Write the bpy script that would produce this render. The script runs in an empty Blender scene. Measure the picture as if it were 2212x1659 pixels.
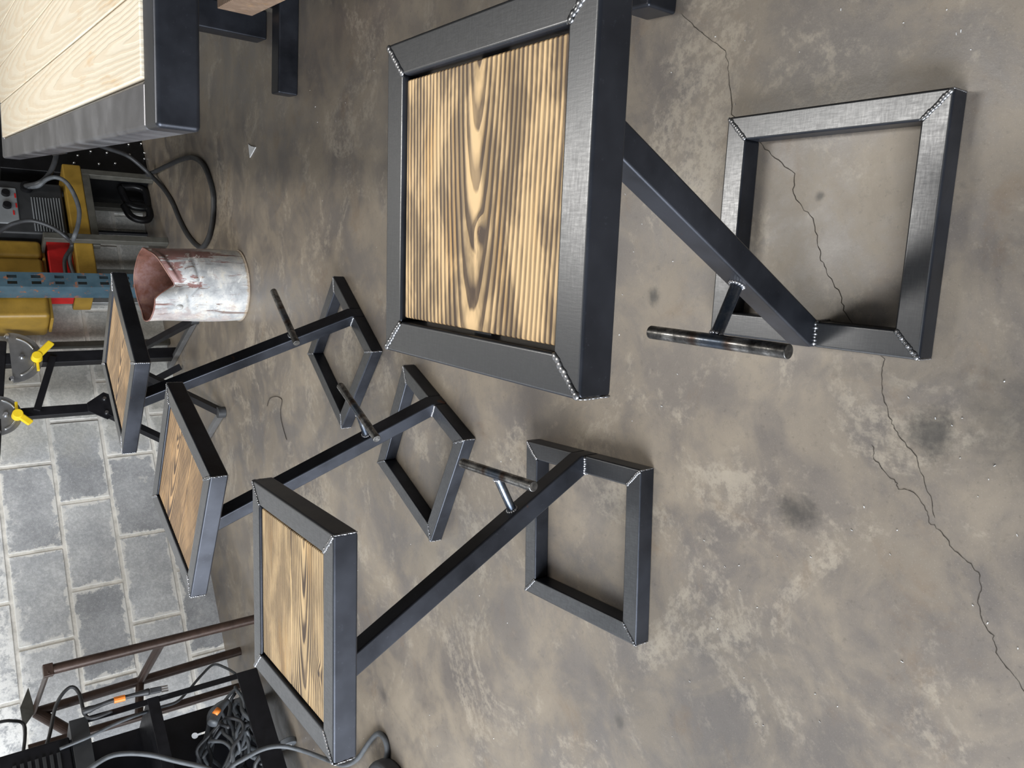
import bpy, bmesh, math, random
from mathutils import Vector, Matrix, Quaternion
random.seed(7)
sc = bpy.context.scene
COL = sc.collection
PI = math.pi

# ---------------------------------------------------------------- camera (photo is held sideways: world up = image left)
FPX, CH, PITCH, ROLL = 1672.1, 1.0837, 0.6432, -0.0820
_c, _s = math.cos(PITCH), math.sin(PITCH)
FW = Vector((0, _c, -_s)); UP0 = Vector((0, _s, _c)); RT0 = Vector((1, 0, 0))
RT = RT0 * math.cos(ROLL) + UP0 * math.sin(ROLL)
UPV = -RT0 * math.sin(ROLL) + UP0 * math.cos(ROLL)
CAM = Vector((0, 0, CH))
cd = bpy.data.cameras.new('camera'); cam = bpy.data.objects.new('camera', cd); COL.objects.link(cam)
cd.sensor_fit = 'HORIZONTAL'; cd.sensor_width = 36.0; cd.lens = 36.0 * FPX / 2212.0
cd.clip_start = 0.02; cd.clip_end = 100
mx = Matrix.Identity(4)
for i, ax in enumerate((-UPV, RT, -FW)):
    for j in range(3): mx[j][i] = ax[j]
mx.translation = CAM
cam.matrix_world = mx
sc.camera = cam

def ray(x, y):
    return FW + RT * ((1659 - y - 829.5) / FPX) + UPV * (-(x - 1106.0) / FPX)
def G(x, y, z=0.0):                       # photo pixel -> point at height z
    d = ray(x, y); return CAM + d * ((z - CAM.z) / d.z)
W0 = G(316, 506); W1 = G(484, 1394)
DW = (W1 - W0).normalized()               # along the back wall, to the left
NW = Vector((DW.y, -DW.x, 0))
if (CAM - W0).dot(NW) < 0: NW = -NW
def W(x, y, off=0.0):                     # photo pixel -> point on a plane off metres before the back wall
    P = W0 + NW * off; d = ray(x, y); return CAM + d * ((P - CAM).dot(NW) / d.dot(NW))
def R(s, off, z=0.0): return W0 + DW * s + NW * off + Vector((0, 0, z))
def along(P): return (P - W0).dot(DW)
def offw(P): return (P - W0).dot(NW)
WANG = math.atan2(-DW.y, -DW.x)           # z rotation whose local x runs along the wall to the right
ROOM = Matrix.Translation(W0) @ Matrix.Rotation(WANG, 4, 'Z')   # local x = right along wall, local -y = into room

# ---------------------------------------------------------------- world, light, exposure
wd = bpy.data.worlds.new('world'); sc.world = wd; wd.use_nodes = True
bg = wd.node_tree.nodes['Background']; bg.inputs[0].default_value = (0.78, 0.88, 1.0, 1); bg.inputs[1].default_value = 1.0
def area(name, loc, aim, sx, sy, power, colr):
    l = bpy.data.lights.new(name, 'AREA'); l.shape = 'RECTANGLE'; l.size = sx; l.size_y = sy; l.energy = power; l.color = colr
    o = bpy.data.objects.new(name, l); COL.objects.link(o); o.location = loc
    o.rotation_euler = (Vector(aim) - Vector(loc)).to_track_quat('-Z', 'Z').to_euler(); return o
# daylight through the open door in the left wall, at the plane of that opening, and the overhead lamp whose reflection shows on the ground steel
area('door_left_offscreen', R(6.15, 3.1, 1.5), R(0, 3.1, 1.5), 4.2, 3.0, 420, (0.90, 0.95, 1.0))
area('ceiling_lamp_offscreen', R(1.0, 2.2, 3.5), R(1.0, 2.2, 0), 0.35, 2.2, 45, (1.0, 0.96, 0.88))
sc.view_settings.view_transform = 'Standard'; sc.view_settings.look = 'None'
sc.view_settings.gamma = 1.0; sc.view_settings.use_curve_mapping = False
sc.view_settings.exposure = 0.58

# ---------------------------------------------------------------- node helpers
def new_mat(name):
    m = bpy.data.materials.new(name); m.use_nodes = True
    nt = m.node_tree; b = nt.nodes['Principled BSDF']; return m, nt, b
class N:
    def __init__(self, nt): self.nt = nt
    def node(self, t, **kw):
        n = self.nt.nodes.new(t)
        for k, v in kw.items(): setattr(n, k, v)
        return n
    def link(self, a, b): self.nt.links.new(a, b)
    def val(self, inp, v):
        if hasattr(v, 'is_output') or isinstance(v, bpy.types.NodeSocket): self.link(v, inp)
        else: inp.default_value = v
    def math(self, op, a, b=0.0, c=0.0, clamp=False):
        n = self.node('ShaderNodeMath', operation=op); n.use_clamp = clamp
        for i, v in enumerate((a, b, c)): self.val(n.inputs[i], v)
        return n.outputs[0]
    def vmath(self, op, a, b=(0, 0, 0)):
        n = self.node('ShaderNodeVectorMath', operation=op); self.val(n.inputs[0], a); self.val(n.inputs[1], b); return n
    def mix(self, f, a, b, mode='MIX'):
        n = self.node('ShaderNodeMix', data_type='RGBA', blend_type=mode)
        self.val(n.inputs[0], f); self.val(n.inputs[6], a); self.val(n.inputs[7], b); return n.outputs[2]
    def ramp(self, f, stops, interp='LINEAR'):
        n = self.node('ShaderNodeValToRGB'); cr = n.color_ramp; cr.interpolation = interp
        while len(cr.elements) < len(stops): cr.elements.new(0.5)
        for e, (p, c) in zip(cr.elements, stops):
            e.position = p; e.color = (c, c, c, 1) if isinstance(c, (int, float)) else (*c, 1)
        self.val(n.inputs[0], f); return n.outputs[0]
    def noise(self, vec, scale, detail=4, rough=0.6, dist=0.0):
        n = self.node('ShaderNodeTexNoise'); self.val(n.inputs['Vector'], vec)
        n.inputs['Scale'].default_value = scale; n.inputs['Detail'].default_value = detail
        n.inputs['Roughness'].default_value = rough; n.inputs['Distortion'].default_value = dist; return n.outputs[0]
    def mapr(self, v, a, b, c=0.0, d=1.0, smooth=True):
        n = self.node('ShaderNodeMapRange'); n.interpolation_type = 'SMOOTHSTEP' if smooth else 'LINEAR'
        self.val(n.inputs[0], v)
        for i, q in enumerate((a, b, c, d)): self.val(n.inputs[i + 1], q)
        return n.outputs[0]
    def xyz(self, v):
        n = self.node('ShaderNodeSeparateXYZ'); self.link(v, n.inputs[0]); return n.outputs
    def comb(self, x, y, z):
        n = self.node('ShaderNodeCombineXYZ')
        for i, v in enumerate((x, y, z)): self.val(n.inputs[i], v)
        return n.outputs[0]
    def bump(self, h, strength, dist, bsdf):
        n = self.node('ShaderNodeBump'); n.inputs['Strength'].default_value = strength; n.inputs['Distance'].default_value = dist
        self.link(h, n.inputs['Height']); self.link(n.outputs[0], bsdf.inputs['Normal'])
    def pos(self): return self.node('ShaderNodeNewGeometry').outputs['Position']
    def obj(self): return self.node('ShaderNodeTexCoord').outputs['Object']
    def rnd(self): return self.node('ShaderNodeObjectInfo').outputs['Random']

def plain(name, c, rough=0.5, metal=0.0, var=0.15, scale=14, spec=0.5, bump=0.0):
    m, nt, b = new_mat(name); n = N(nt); p = n.obj()
    f = n.noise(p, scale, 5, 0.65)
    lo = tuple(q * (1 - var) for q in c); hi = tuple(min(1, q * (1 + var)) for q in c)
    n.link(n.ramp(f, [(0.3, lo), (0.7, hi)]), b.inputs['Base Color'])
    n.link(n.mapr(f, 0.3, 0.7, rough * 0.9, min(1, rough * 1.1)), b.inputs['Roughness'])
    b.inputs['Metallic'].default_value = metal; b.inputs['Specular IOR Level'].default_value = spec
    if bump: n.bump(n.noise(p, scale * 8, 3), bump, 0.002, b)
    return m

def mat_steel(name, lo, hi, metal, r0, r1, rust=0.0):
    m, nt, b = new_mat(name); n = N(nt); p = n.obj(); w = n.pos()
    big = n.noise(w, 7.0, 4, 0.6); fine = n.noise(w, 160.0, 3, 0.7)
    c = n.ramp(big, [(0.32, lo), (0.68, hi)])
    c = n.mix(n.mapr(fine, 0.62, 0.74, 0, 0.35), c, (*[min(1, q * 1.8) for q in hi], 1))
    smud = n.mapr(n.noise(w, 22.0, 5, 0.7), 0.6, 0.75)
    if rust: c = n.mix(n.math('MULTIPLY', n.mapr(n.noise(w, 9.0, 6, 0.7), 0.66, 0.72), rust), c, (0.16, 0.06, 0.02, 1))
    n.link(c, b.inputs['Base Color']); b.inputs['Metallic'].default_value = metal
    rr = n.mapr(big, 0.3, 0.7, r0, r1); rr = n.math('ADD', rr, n.math('MULTIPLY', smud, 0.12)); n.link(rr, b.inputs['Roughness'])
    n.bump(n.noise(w, 90.0, 3, 0.6), 0.05, 0.001, b)
    return m

M = {}
M['steel'] = mat_steel('mill_scale_steel', (0.018, 0.020, 0.026), (0.047, 0.051, 0.064), 0.7, 0.30, 0.42, 0.5)
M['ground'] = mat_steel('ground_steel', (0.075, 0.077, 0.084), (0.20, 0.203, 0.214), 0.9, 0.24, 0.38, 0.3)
M['steel_table'] = mat_steel('table_frame_steel', (0.10, 0.10, 0.115), (0.22, 0.22, 0.235), 0.75, 0.32, 0.46, 0.3)
M['rod'] = mat_steel('footrest_rod_steel', (0.08, 0.078, 0.08), (0.38, 0.37, 0.37), 0.9, 0.22, 0.34)
M['weld'] = mat_steel('weld_metal', (0.16, 0.165, 0.175), (0.40, 0.40, 0.42), 0.95, 0.26, 0.40)

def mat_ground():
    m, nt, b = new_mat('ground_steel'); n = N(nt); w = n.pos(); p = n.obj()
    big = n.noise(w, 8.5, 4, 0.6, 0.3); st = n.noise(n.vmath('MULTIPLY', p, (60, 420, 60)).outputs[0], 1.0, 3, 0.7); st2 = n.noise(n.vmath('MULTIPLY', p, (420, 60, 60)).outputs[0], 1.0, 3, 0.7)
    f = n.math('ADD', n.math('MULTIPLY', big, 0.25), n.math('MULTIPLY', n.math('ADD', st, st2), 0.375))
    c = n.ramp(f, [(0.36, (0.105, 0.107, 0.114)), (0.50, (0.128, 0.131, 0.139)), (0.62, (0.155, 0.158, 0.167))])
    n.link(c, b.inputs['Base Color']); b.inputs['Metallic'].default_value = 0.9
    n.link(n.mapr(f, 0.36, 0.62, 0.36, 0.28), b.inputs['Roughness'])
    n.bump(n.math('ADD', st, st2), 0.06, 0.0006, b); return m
def mat_rod():
    m, nt, b = new_mat('footrest_rod_steel'); n = N(nt); w = n.pos(); o = n.xyz(n.obj())
    f = n.noise(w, 34.0, 5, 0.7)
    c = n.ramp(f, [(0.34, (0.030, 0.029, 0.029)), (0.48, (0.12, 0.117, 0.115)), (0.62, (0.32, 0.315, 0.31))])
    y = n.math('ABSOLUTE', o[1])
    c = n.mix(n.math('MULTIPLY', n.mapr(y, 0.018, 0.030, 0, 1), n.mapr(y, 0.030, 0.042, 0.7, 0)), c, (0.055, 0.030, 0.022, 1))
    c = n.mix(n.mapr(y, 0.014, 0.028, 0.6, 0), c, (0.050, 0.075, 0.120, 1))
    n.link(c, b.inputs['Base Color']); b.inputs['Metallic'].default_value = 0.9
    n.link(n.mapr(f, 0.35, 0.65, 0.38, 0.22), b.inputs['Roughness']); return m
M['ground'] = mat_ground(); M['rod'] = mat_rod()
def mat_wood(name, seed, h0, slope, yc, freq, knots, warm=1.0, burn=0.5, light=(0.66, 0.44, 0.22), dark=(0.055, 0.030, 0.017), wobble=0.007):
    # flat sawn board: rings about an axis lying below the face and tilted along x
    m, nt, b = new_mat(name); n = N(nt); p = n.obj(); o = n.xyz(p)
    off = n.vmath('ADD', p, (seed * 3.1, seed * 1.7, seed)).outputs[0]
    wob = n.noise(n.vmath('MULTIPLY', off, (4.0, 16.0, 16.0)).outputs[0], 1.0, 3, 0.55)
    wob2 = n.noise(n.vmath('MULTIPLY', off, (9.0, 90.0, 90.0)).outputs[0], 1.0, 2, 0.5)
    h = n.math('ADD', n.math('MULTIPLY', o[0], slope), h0)
    y = n.math('SUBTRACT', o[1], yc)
    y = n.math('ADD', y, n.math('MULTIPLY', n.math('SUBTRACT', wob, 0.5), wobble))
    r = n.math('SQRT', n.math('ADD', n.math('MULTIPLY', y, y), n.math('MULTIPLY', h, h)))
    kn = None
    for kx, ky, kr in knots:
        d = n.math('SQRT', n.math('ADD', n.math('POWER', n.math('SUBTRACT', o[0], kx), 2.0),
                                  n.math('MULTIPLY', n.math('POWER', n.math('SUBTRACT', o[1], ky), 2.0), 3.0)))
        r = n.math('ADD', r, n.math('MULTIPLY', n.mapr(d, 0.0, kr * 4.5, 1, 0), kr * 1.1))
        k = n.mapr(d, kr * 0.75, kr * 1.1, 1, 0); kn = k if kn is None else n.math('MAXIMUM', kn, k)
    ring = n.math('FRACT', n.math('ADD', n.math('MULTIPLY', r, freq), n.math('MULTIPLY', wob2, 0.35)))
    line = n.ramp(ring, [(0.0, 0.0), (0.30, 0.05), (0.48, 0.50), (0.62, 1.0), (0.92, 1.0), (1.0, 0.0)])
    torch = n.noise(n.vmath('MULTIPLY', off, (10.0, 24.0, 24.0)).outputs[0], 1.0, 4, 0.55, 0.4)
    tb = n.mapr(torch, 0.38, 0.62)
    mid = tuple(a * 0.55 + d_ * 0.25 for a, d_ in zip(light, (0.5, 0.3, 0.12)))
    early = n.mix(n.math('MULTIPLY', tb, burn), (*light, 1), (*[q * 0.33 for q in mid], 1))
    amb = n.mapr(n.noise(n.vmath('MULTIPLY', off, (5, 30, 30)).outputs[0], 1.0, 3), 0.55, 0.75, 0, 0.5)
    early = n.mix(amb, early, (0.62, 0.34, 0.10, 1))
    amt = n.math('MULTIPLY', line, n.mapr(torch, 0.25, 0.60, 0.55, 1.0))
    c = n.mix(amt, early, (*dark, 1))
    if kn is not None: c = n.mix(kn, c, n.mix(n.mapr(n.noise(off, 160.0, 3), 0.4, 0.7), (0.025, 0.015, 0.010, 1), (0.16, 0.09, 0.05, 1)))
    n.link(c, b.inputs['Base Color']); b.inputs['Roughness'].default_value = 0.50
    n.bump(line, 0.35, 0.0012, b)
    return m
M['wood'] = [
    mat_wood('torched_pine_a', 1.0, 0.026, -0.115, -0.004, 150, [(-0.032, -0.012, 0.0055)], burn=0.80, light=(0.74, 0.50, 0.255)),
    mat_wood('torched_pine_b', 2.0, 0.020, 0.08, 0.055, 165, [(0.060, 0.112, 0.0068)], burn=0.42, light=(0.60, 0.42, 0.22)),
    mat_wood('torched_pine_c', 3.3, 0.024, 0.09, -0.05, 160, [(-0.10, -0.055, 0.005)], burn=0.40, light=(0.50, 0.31, 0.15)),
    mat_wood('torched_pine_d', 4.1, 0.026, 0.10, 0.02, 150, [], burn=0.45, light=(0.52, 0.34, 0.18)),
]
M['plank'] = mat_wood('pale_pine_planks', 6.0, 0.05, 0.035, 0.0, 95, [], burn=0.04, light=(0.80, 0.72, 0.58), dark=(0.74, 0.63, 0.48), wobble=0.016)
M['timber'] = mat_wood('rough_timber', 8.0, 0.06, 0.02, 0.03, 60, [], burn=0.25, light=(0.42, 0.30, 0.22), dark=(0.20, 0.13, 0.09))

def mat_floor():
    m, nt, b = new_mat('stained_concrete'); n = N(nt); p = n.pos()
    o = n.xyz(p)
    big = n.noise(p, 1.7, 6, 0.62, 0.6); mid = n.noise(p, 6.0, 6, 0.68, 0.4); fin = n.noise(p, 55.0, 5, 0.75); gr = n.noise(p, 420.0, 2, 0.6)
    c = n.ramp(big, [(0.32, (0.092, 0.079, 0.068)), (0.46, (0.150, 0.128, 0.107)), (0.54, (0.200, 0.168, 0.134)), (0.66, (0.285, 0.240, 0.188))])
    c = n.mix(n.mapr(mid, 0.38, 0.62, 0.0, 0.85), n.mix(0.5, c, (0.118, 0.106, 0.103, 1)), n.mix(0.45, c, (0.262, 0.214, 0.158, 1)))
    pale = n.mapr(n.math('MULTIPLY', n.noise(p, 3.6, 7, 0.72, 0.9), n.math('ADD', fin, 0.5)), 0.51, 0.68, 0, 0.55)
    c = n.mix(pale, c, (0.375, 0.325, 0.258, 1))
    rust = n.mapr(n.noise(n.vmath('ADD', p, (7.3, 1.1, 0)).outputs[0], 5.0, 6, 0.7, 0.5), 0.56, 0.70, 0, 0.35)
    c = n.mix(rust, c, (0.150, 0.098, 0.058, 1))
    c = n.mix(n.mapr(fin, 0.54, 0.72, 0.0, 0.40), c, (0.070, 0.060, 0.052, 1))
    sm = n.noise(p, 130.0, 4, 0.7)
    c = n.mix(n.mapr(sm, 0.60, 0.72, 0.0, 0.35), c, (0.06, 0.052, 0.045, 1))
    c = n.mix(n.mapr(gr, 0.58, 0.75, 0.0, 0.30), c, (0.33, 0.30, 0.26, 1))
    # oil and soot spots where they lie on this floor
    spots = [((1722, 1105), 0.045, 0.75), ((2020, 935), 0.050, 0.75), ((1412, 640), 0.022, 0.8), ((1770, 424), 0.010, 0.8),
             ((780, 915), 0.03, 0.5), ((830, 1500), 0.03, 0.4), ((2190, 900), 0.10, 0.4), ((1340, 1560), 0.02, 0.5)]
    nn = n.noise(p, 24.0, 4, 0.7)
    for (px, py), rad, st in spots:
        q = G(px, py)
        d = n.vmath('DISTANCE', n.vmath('ADD', p, (0, 0, 0)).outputs[0], tuple(q)).outputs['Value']
        d = n.math('ADD', d, n.math('MULTIPLY', n.math('SUBTRACT', nn, 0.5), rad * 1.6))
        c = n.mix(n.mapr(d, rad * 0.1, rad, st, 0), c, (0.030, 0.029, 0.029, 1))
    n.link(c, b.inputs['Base Color'])
    n.link(n.mapr(mid, 0.3, 0.7, 0.30, 0.48), b.inputs['Roughness']); b.inputs['Specular IOR Level'].default_value = 0.55
    n.bump(fin, 0.10, 0.002, b)
    return m
M['floor'] = mat_floor()

BL, BH, JT = 0.427, 0.2305, 0.015
def mat_block():
    m, nt, b = new_mat('concrete_block'); n = N(nt); p = n.obj(); w = n.pos(); o = n.xyz(p); r = n.rnd()
    wv = n.vmath('SUBTRACT', w, tuple(W0)).outputs[0]
    s = n.node('ShaderNodeVectorMath', operation='DOT_PRODUCT'); n.link(wv, s.inputs[0]); s.inputs[1].default_value = tuple(DW); s = s.outputs['Value']
    z = n.xyz(w)[2]
    big = n.noise(w, 5.0, 6, 0.65); fin = n.noise(w, 70.0, 4, 0.75); pit = n.noise(w, 190.0, 2, 0.6)
    bare = n.ramp(n.math('ADD', n.math('MULTIPLY', big, 0.75), n.math('MULTIPLY', r, 0.22)), [(0.3, (0.31, 0.315, 0.33)), (0.50, (0.48, 0.485, 0.50)), (0.68, (0.68, 0.68, 0.68))])
    paint = n.ramp(big, [(0.3, (0.52, 0.505, 0.465)), (0.7, (0.72, 0.705, 0.66))])
    c = n.mix(n.mapr(n.math('ADD', s, n.math('MULTIPLY', n.math('SUBTRACT', big, 0.5), 0.5)), 1.15, 1.40), paint, bare)
    c = n.mix(n.mapr(fin, 0.35, 0.72, 0.35, 0.0), c, (0.13, 0.135, 0.14, 1))
    c = n.mix(n.mapr(pit, 0.60, 0.74, 0.0, 0.6), c, (0.66, 0.66, 0.64, 1))
    c = n.mix(n.mapr(n.noise(w, 8.0, 7, 0.75, 0.5), 0.60, 0.70, 0, 0.55), c, (0.66, 0.64, 0.60, 1))
    ex = n.math('SUBTRACT', BL / 2, n.math('ABSOLUTE', o[0])); ez = n.math('SUBTRACT', BH / 2, n.math('ABSOLUTE', o[2]))
    e = n.math('MINIMUM', ex, ez)
    e2 = n.math('SUBTRACT', e, n.math('MULTIPLY', n.math('SUBTRACT', n.noise(w, 13.0, 6, 0.74, 0.5), 0.45), 0.125))
    c = n.mix(n.mapr(e2, 0.004, 0.016, 0.8, 0), c, (0.74, 0.72, 0.68, 1))
    # lime bloom and painted-in overexposed light on the upper courses of the bare part
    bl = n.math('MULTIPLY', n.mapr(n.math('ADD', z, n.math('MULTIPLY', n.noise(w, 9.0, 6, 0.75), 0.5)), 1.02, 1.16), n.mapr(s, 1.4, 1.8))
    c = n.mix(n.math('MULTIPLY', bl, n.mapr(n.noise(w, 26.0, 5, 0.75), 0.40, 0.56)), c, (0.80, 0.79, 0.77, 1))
    n.link(c, b.inputs['Base Color']); b.inputs['Roughness'].default_value = 0.9; b.inputs['Specular IOR Level'].default_value = 0.2
    n.bump(n.math('ADD', fin, n.math('MULTIPLY', pit, 0.5)), 0.35, 0.004, b)
    return m
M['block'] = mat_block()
M['mortar'] = plain('mortar', (0.66, 0.63, 0.58), 0.92, 0, 0.25, 18, 0.2, 0.3)
M['dark_room'] = plain('dark_plaster', (0.09, 0.088, 0.085), 0.9, 0, 0.2, 3, 0.2)
M['ceiling'] = plain('ceiling_sheet', (0.26, 0.26, 0.255), 0.8, 0, 0.2, 3, 0.2)
M['crack'] = plain('crack_dark', (0.045, 0.038, 0.032), 0.95, 0, 0.3, 60, 0.1)
M['black'] = plain('black_powder_coat', (0.007, 0.007, 0.009), 0.42, 0, 0.3, 20, 0.3)
M['blackpl'] = plain('black_plastic', (0.006, 0.006, 0.007), 0.35, 0, 0.3, 20, 0.3)
M['rubber'] = plain('cable_rubber', (0.030, 0.031, 0.034), 0.5, 0, 0.35, 30)
M['greyhose'] = plain('grey_hose_rubber', (0.070, 0.076, 0.084), 0.55, 0, 0.3, 30)
M['greytube'] = plain('grey_painted_tube', (0.075, 0.072, 0.062), 0.5, 0.2, 0.25, 20)
M['zinc'] = plain('zinc_plate', (0.46, 0.47, 0.48), 0.32, 0.85, 0.15, 25)
M['platemetal'] = plain('grey_plate', (0.20, 0.20, 0.205), 0.4, 0.6, 0.2, 12)
M['bolt'] = plain('bright_bolt', (0.75, 0.76, 0.78), 0.2, 1.0, 0.1, 40)
M['yellow'] = plain('yellow_plastic', (0.80, 0.56, 0.02), 0.42, 0, 0.08, 20)
M['mustard'] = plain('mustard_paint', (0.25, 0.150, 0.022), 0.45, 0, 0.25, 9)
M['red'] = plain('red_paint', (0.40, 0.012, 0.012), 0.45, 0, 0.25, 15)
M['panelgrey'] = plain('panel_grey', (0.17, 0.18, 0.19), 0.5, 0, 0.12, 15)
M['machine'] = plain('machine_dark_grey', (0.022, 0.023, 0.025), 0.5, 0, 0.25, 12)
M['brown'] = plain('brown_painted_pipe', (0.050, 0.030, 0.023), 0.42, 0.3, 0.35, 22, 0.5, 0.2)
M['orange'] = plain('orange_tag', (0.75, 0.22, 0.03), 0.5, 0, 0.1, 30)
M['white'] = plain('white_plastic', (0.62, 0.62, 0.62), 0.5, 0, 0.1, 30)
def mat_teal():
    m, nt, b = new_mat('teal_rack_paint'); n = N(nt); w = n.pos()
    c = n.ramp(n.noise(w, 12, 5), [(0.35, (0.030, 0.062, 0.085)), (0.7, (0.055, 0.10, 0.13))])
    c = n.mix(n.mapr(n.noise(w, 26, 6, 0.7), 0.57, 0.63), c, (0.21, 0.085, 0.045, 1))
    n.link(c, b.inputs['Base Color']); b.inputs['Roughness'].default_value = 0.5; return m
M['teal'] = mat_teal()
def mat_can():
    m, nt, b = new_mat('paint_splashed_can'); n = N(nt); p = n.obj(); o = n.xyz(p)
    drip = n.noise(n.vmath('MULTIPLY', p, (30, 30, 3.0)).outputs[0], 1.0, 5, 0.65, 0.4)
    blot = n.noise(p, 14, 6, 0.7, 0.3); fine = n.noise(p, 55, 5, 0.75)
    c = n.ramp(blot, [(0.3, (0.24, 0.245, 0.25)), (0.46, (0.38, 0.385, 0.39)), (0.58, (0.52, 0.51, 0.49)), (0.72, (0.66, 0.60, 0.48))])
    t = n.math('ADD', drip, n.math('MULTIPLY', n.mapr(o[2], 0.0, 0.36, -0.10, 0.085, False), 1.0))
    t = n.math('ADD', t, n.math('MULTIPLY', o[0], 0.75))
    c = n.mix(n.mapr(t, 0.555, 0.60, 0, 0.88), c, (0.20, 0.085, 0.075, 1))
    thin = n.noise(n.vmath('MULTIPLY', p, (70, 70, 5.0)).outputs[0], 1.0, 4, 0.6, 0.6)
    c = n.mix(n.mapr(thin, 0.60, 0.64, 0, 0.8), c, (0.13, 0.075, 0.060, 1))
    c = n.mix(n.mapr(n.noise(p, 22, 6, 0.75, 0.6), 0.58, 0.64, 0, 0.7), c, (0.74, 0.73, 0.70, 1))
    c = n.mix(n.mapr(n.math('SUBTRACT', n.noise(p, 11, 5, 0.7), n.math('MULTIPLY', o[0], 0.8)), 0.60, 0.68, 0, 0.45), c, (0.36, 0.26, 0.24, 1))
    c = n.mix(n.mapr(fine, 0.60, 0.68, 0, 0.7), c, (0.26, 0.17, 0.09, 1))
    c = n.mix(n.mapr(n.math('ADD', o[2], n.math('MULTIPLY', fine, 0.03)), 0.022, 0.032, 0.7, 0), c, (0.28, 0.20, 0.12, 1))
    n.link(c, b.inputs['Base Color']); b.inputs['Roughness'].default_value = 0.45
    n.bump(blot, 0.25, 0.006, b); return m
M['can'] = mat_can()
def mat_canin():
    m, nt, b = new_mat('rusty_can_inside'); n = N(nt); p = n.obj()
    c = n.ramp(n.noise(p, 10, 6, 0.7), [(0.32, (0.075, 0.028, 0.018)), (0.48, (0.16, 0.065, 0.045)), (0.56, (0.20, 0.105, 0.095)), (0.70, (0.32, 0.18, 0.12))])
    n.link(c, b.inputs['Base Color']); b.inputs['Roughness'].default_value = 0.6; return m
M['canin'] = mat_canin()

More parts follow.
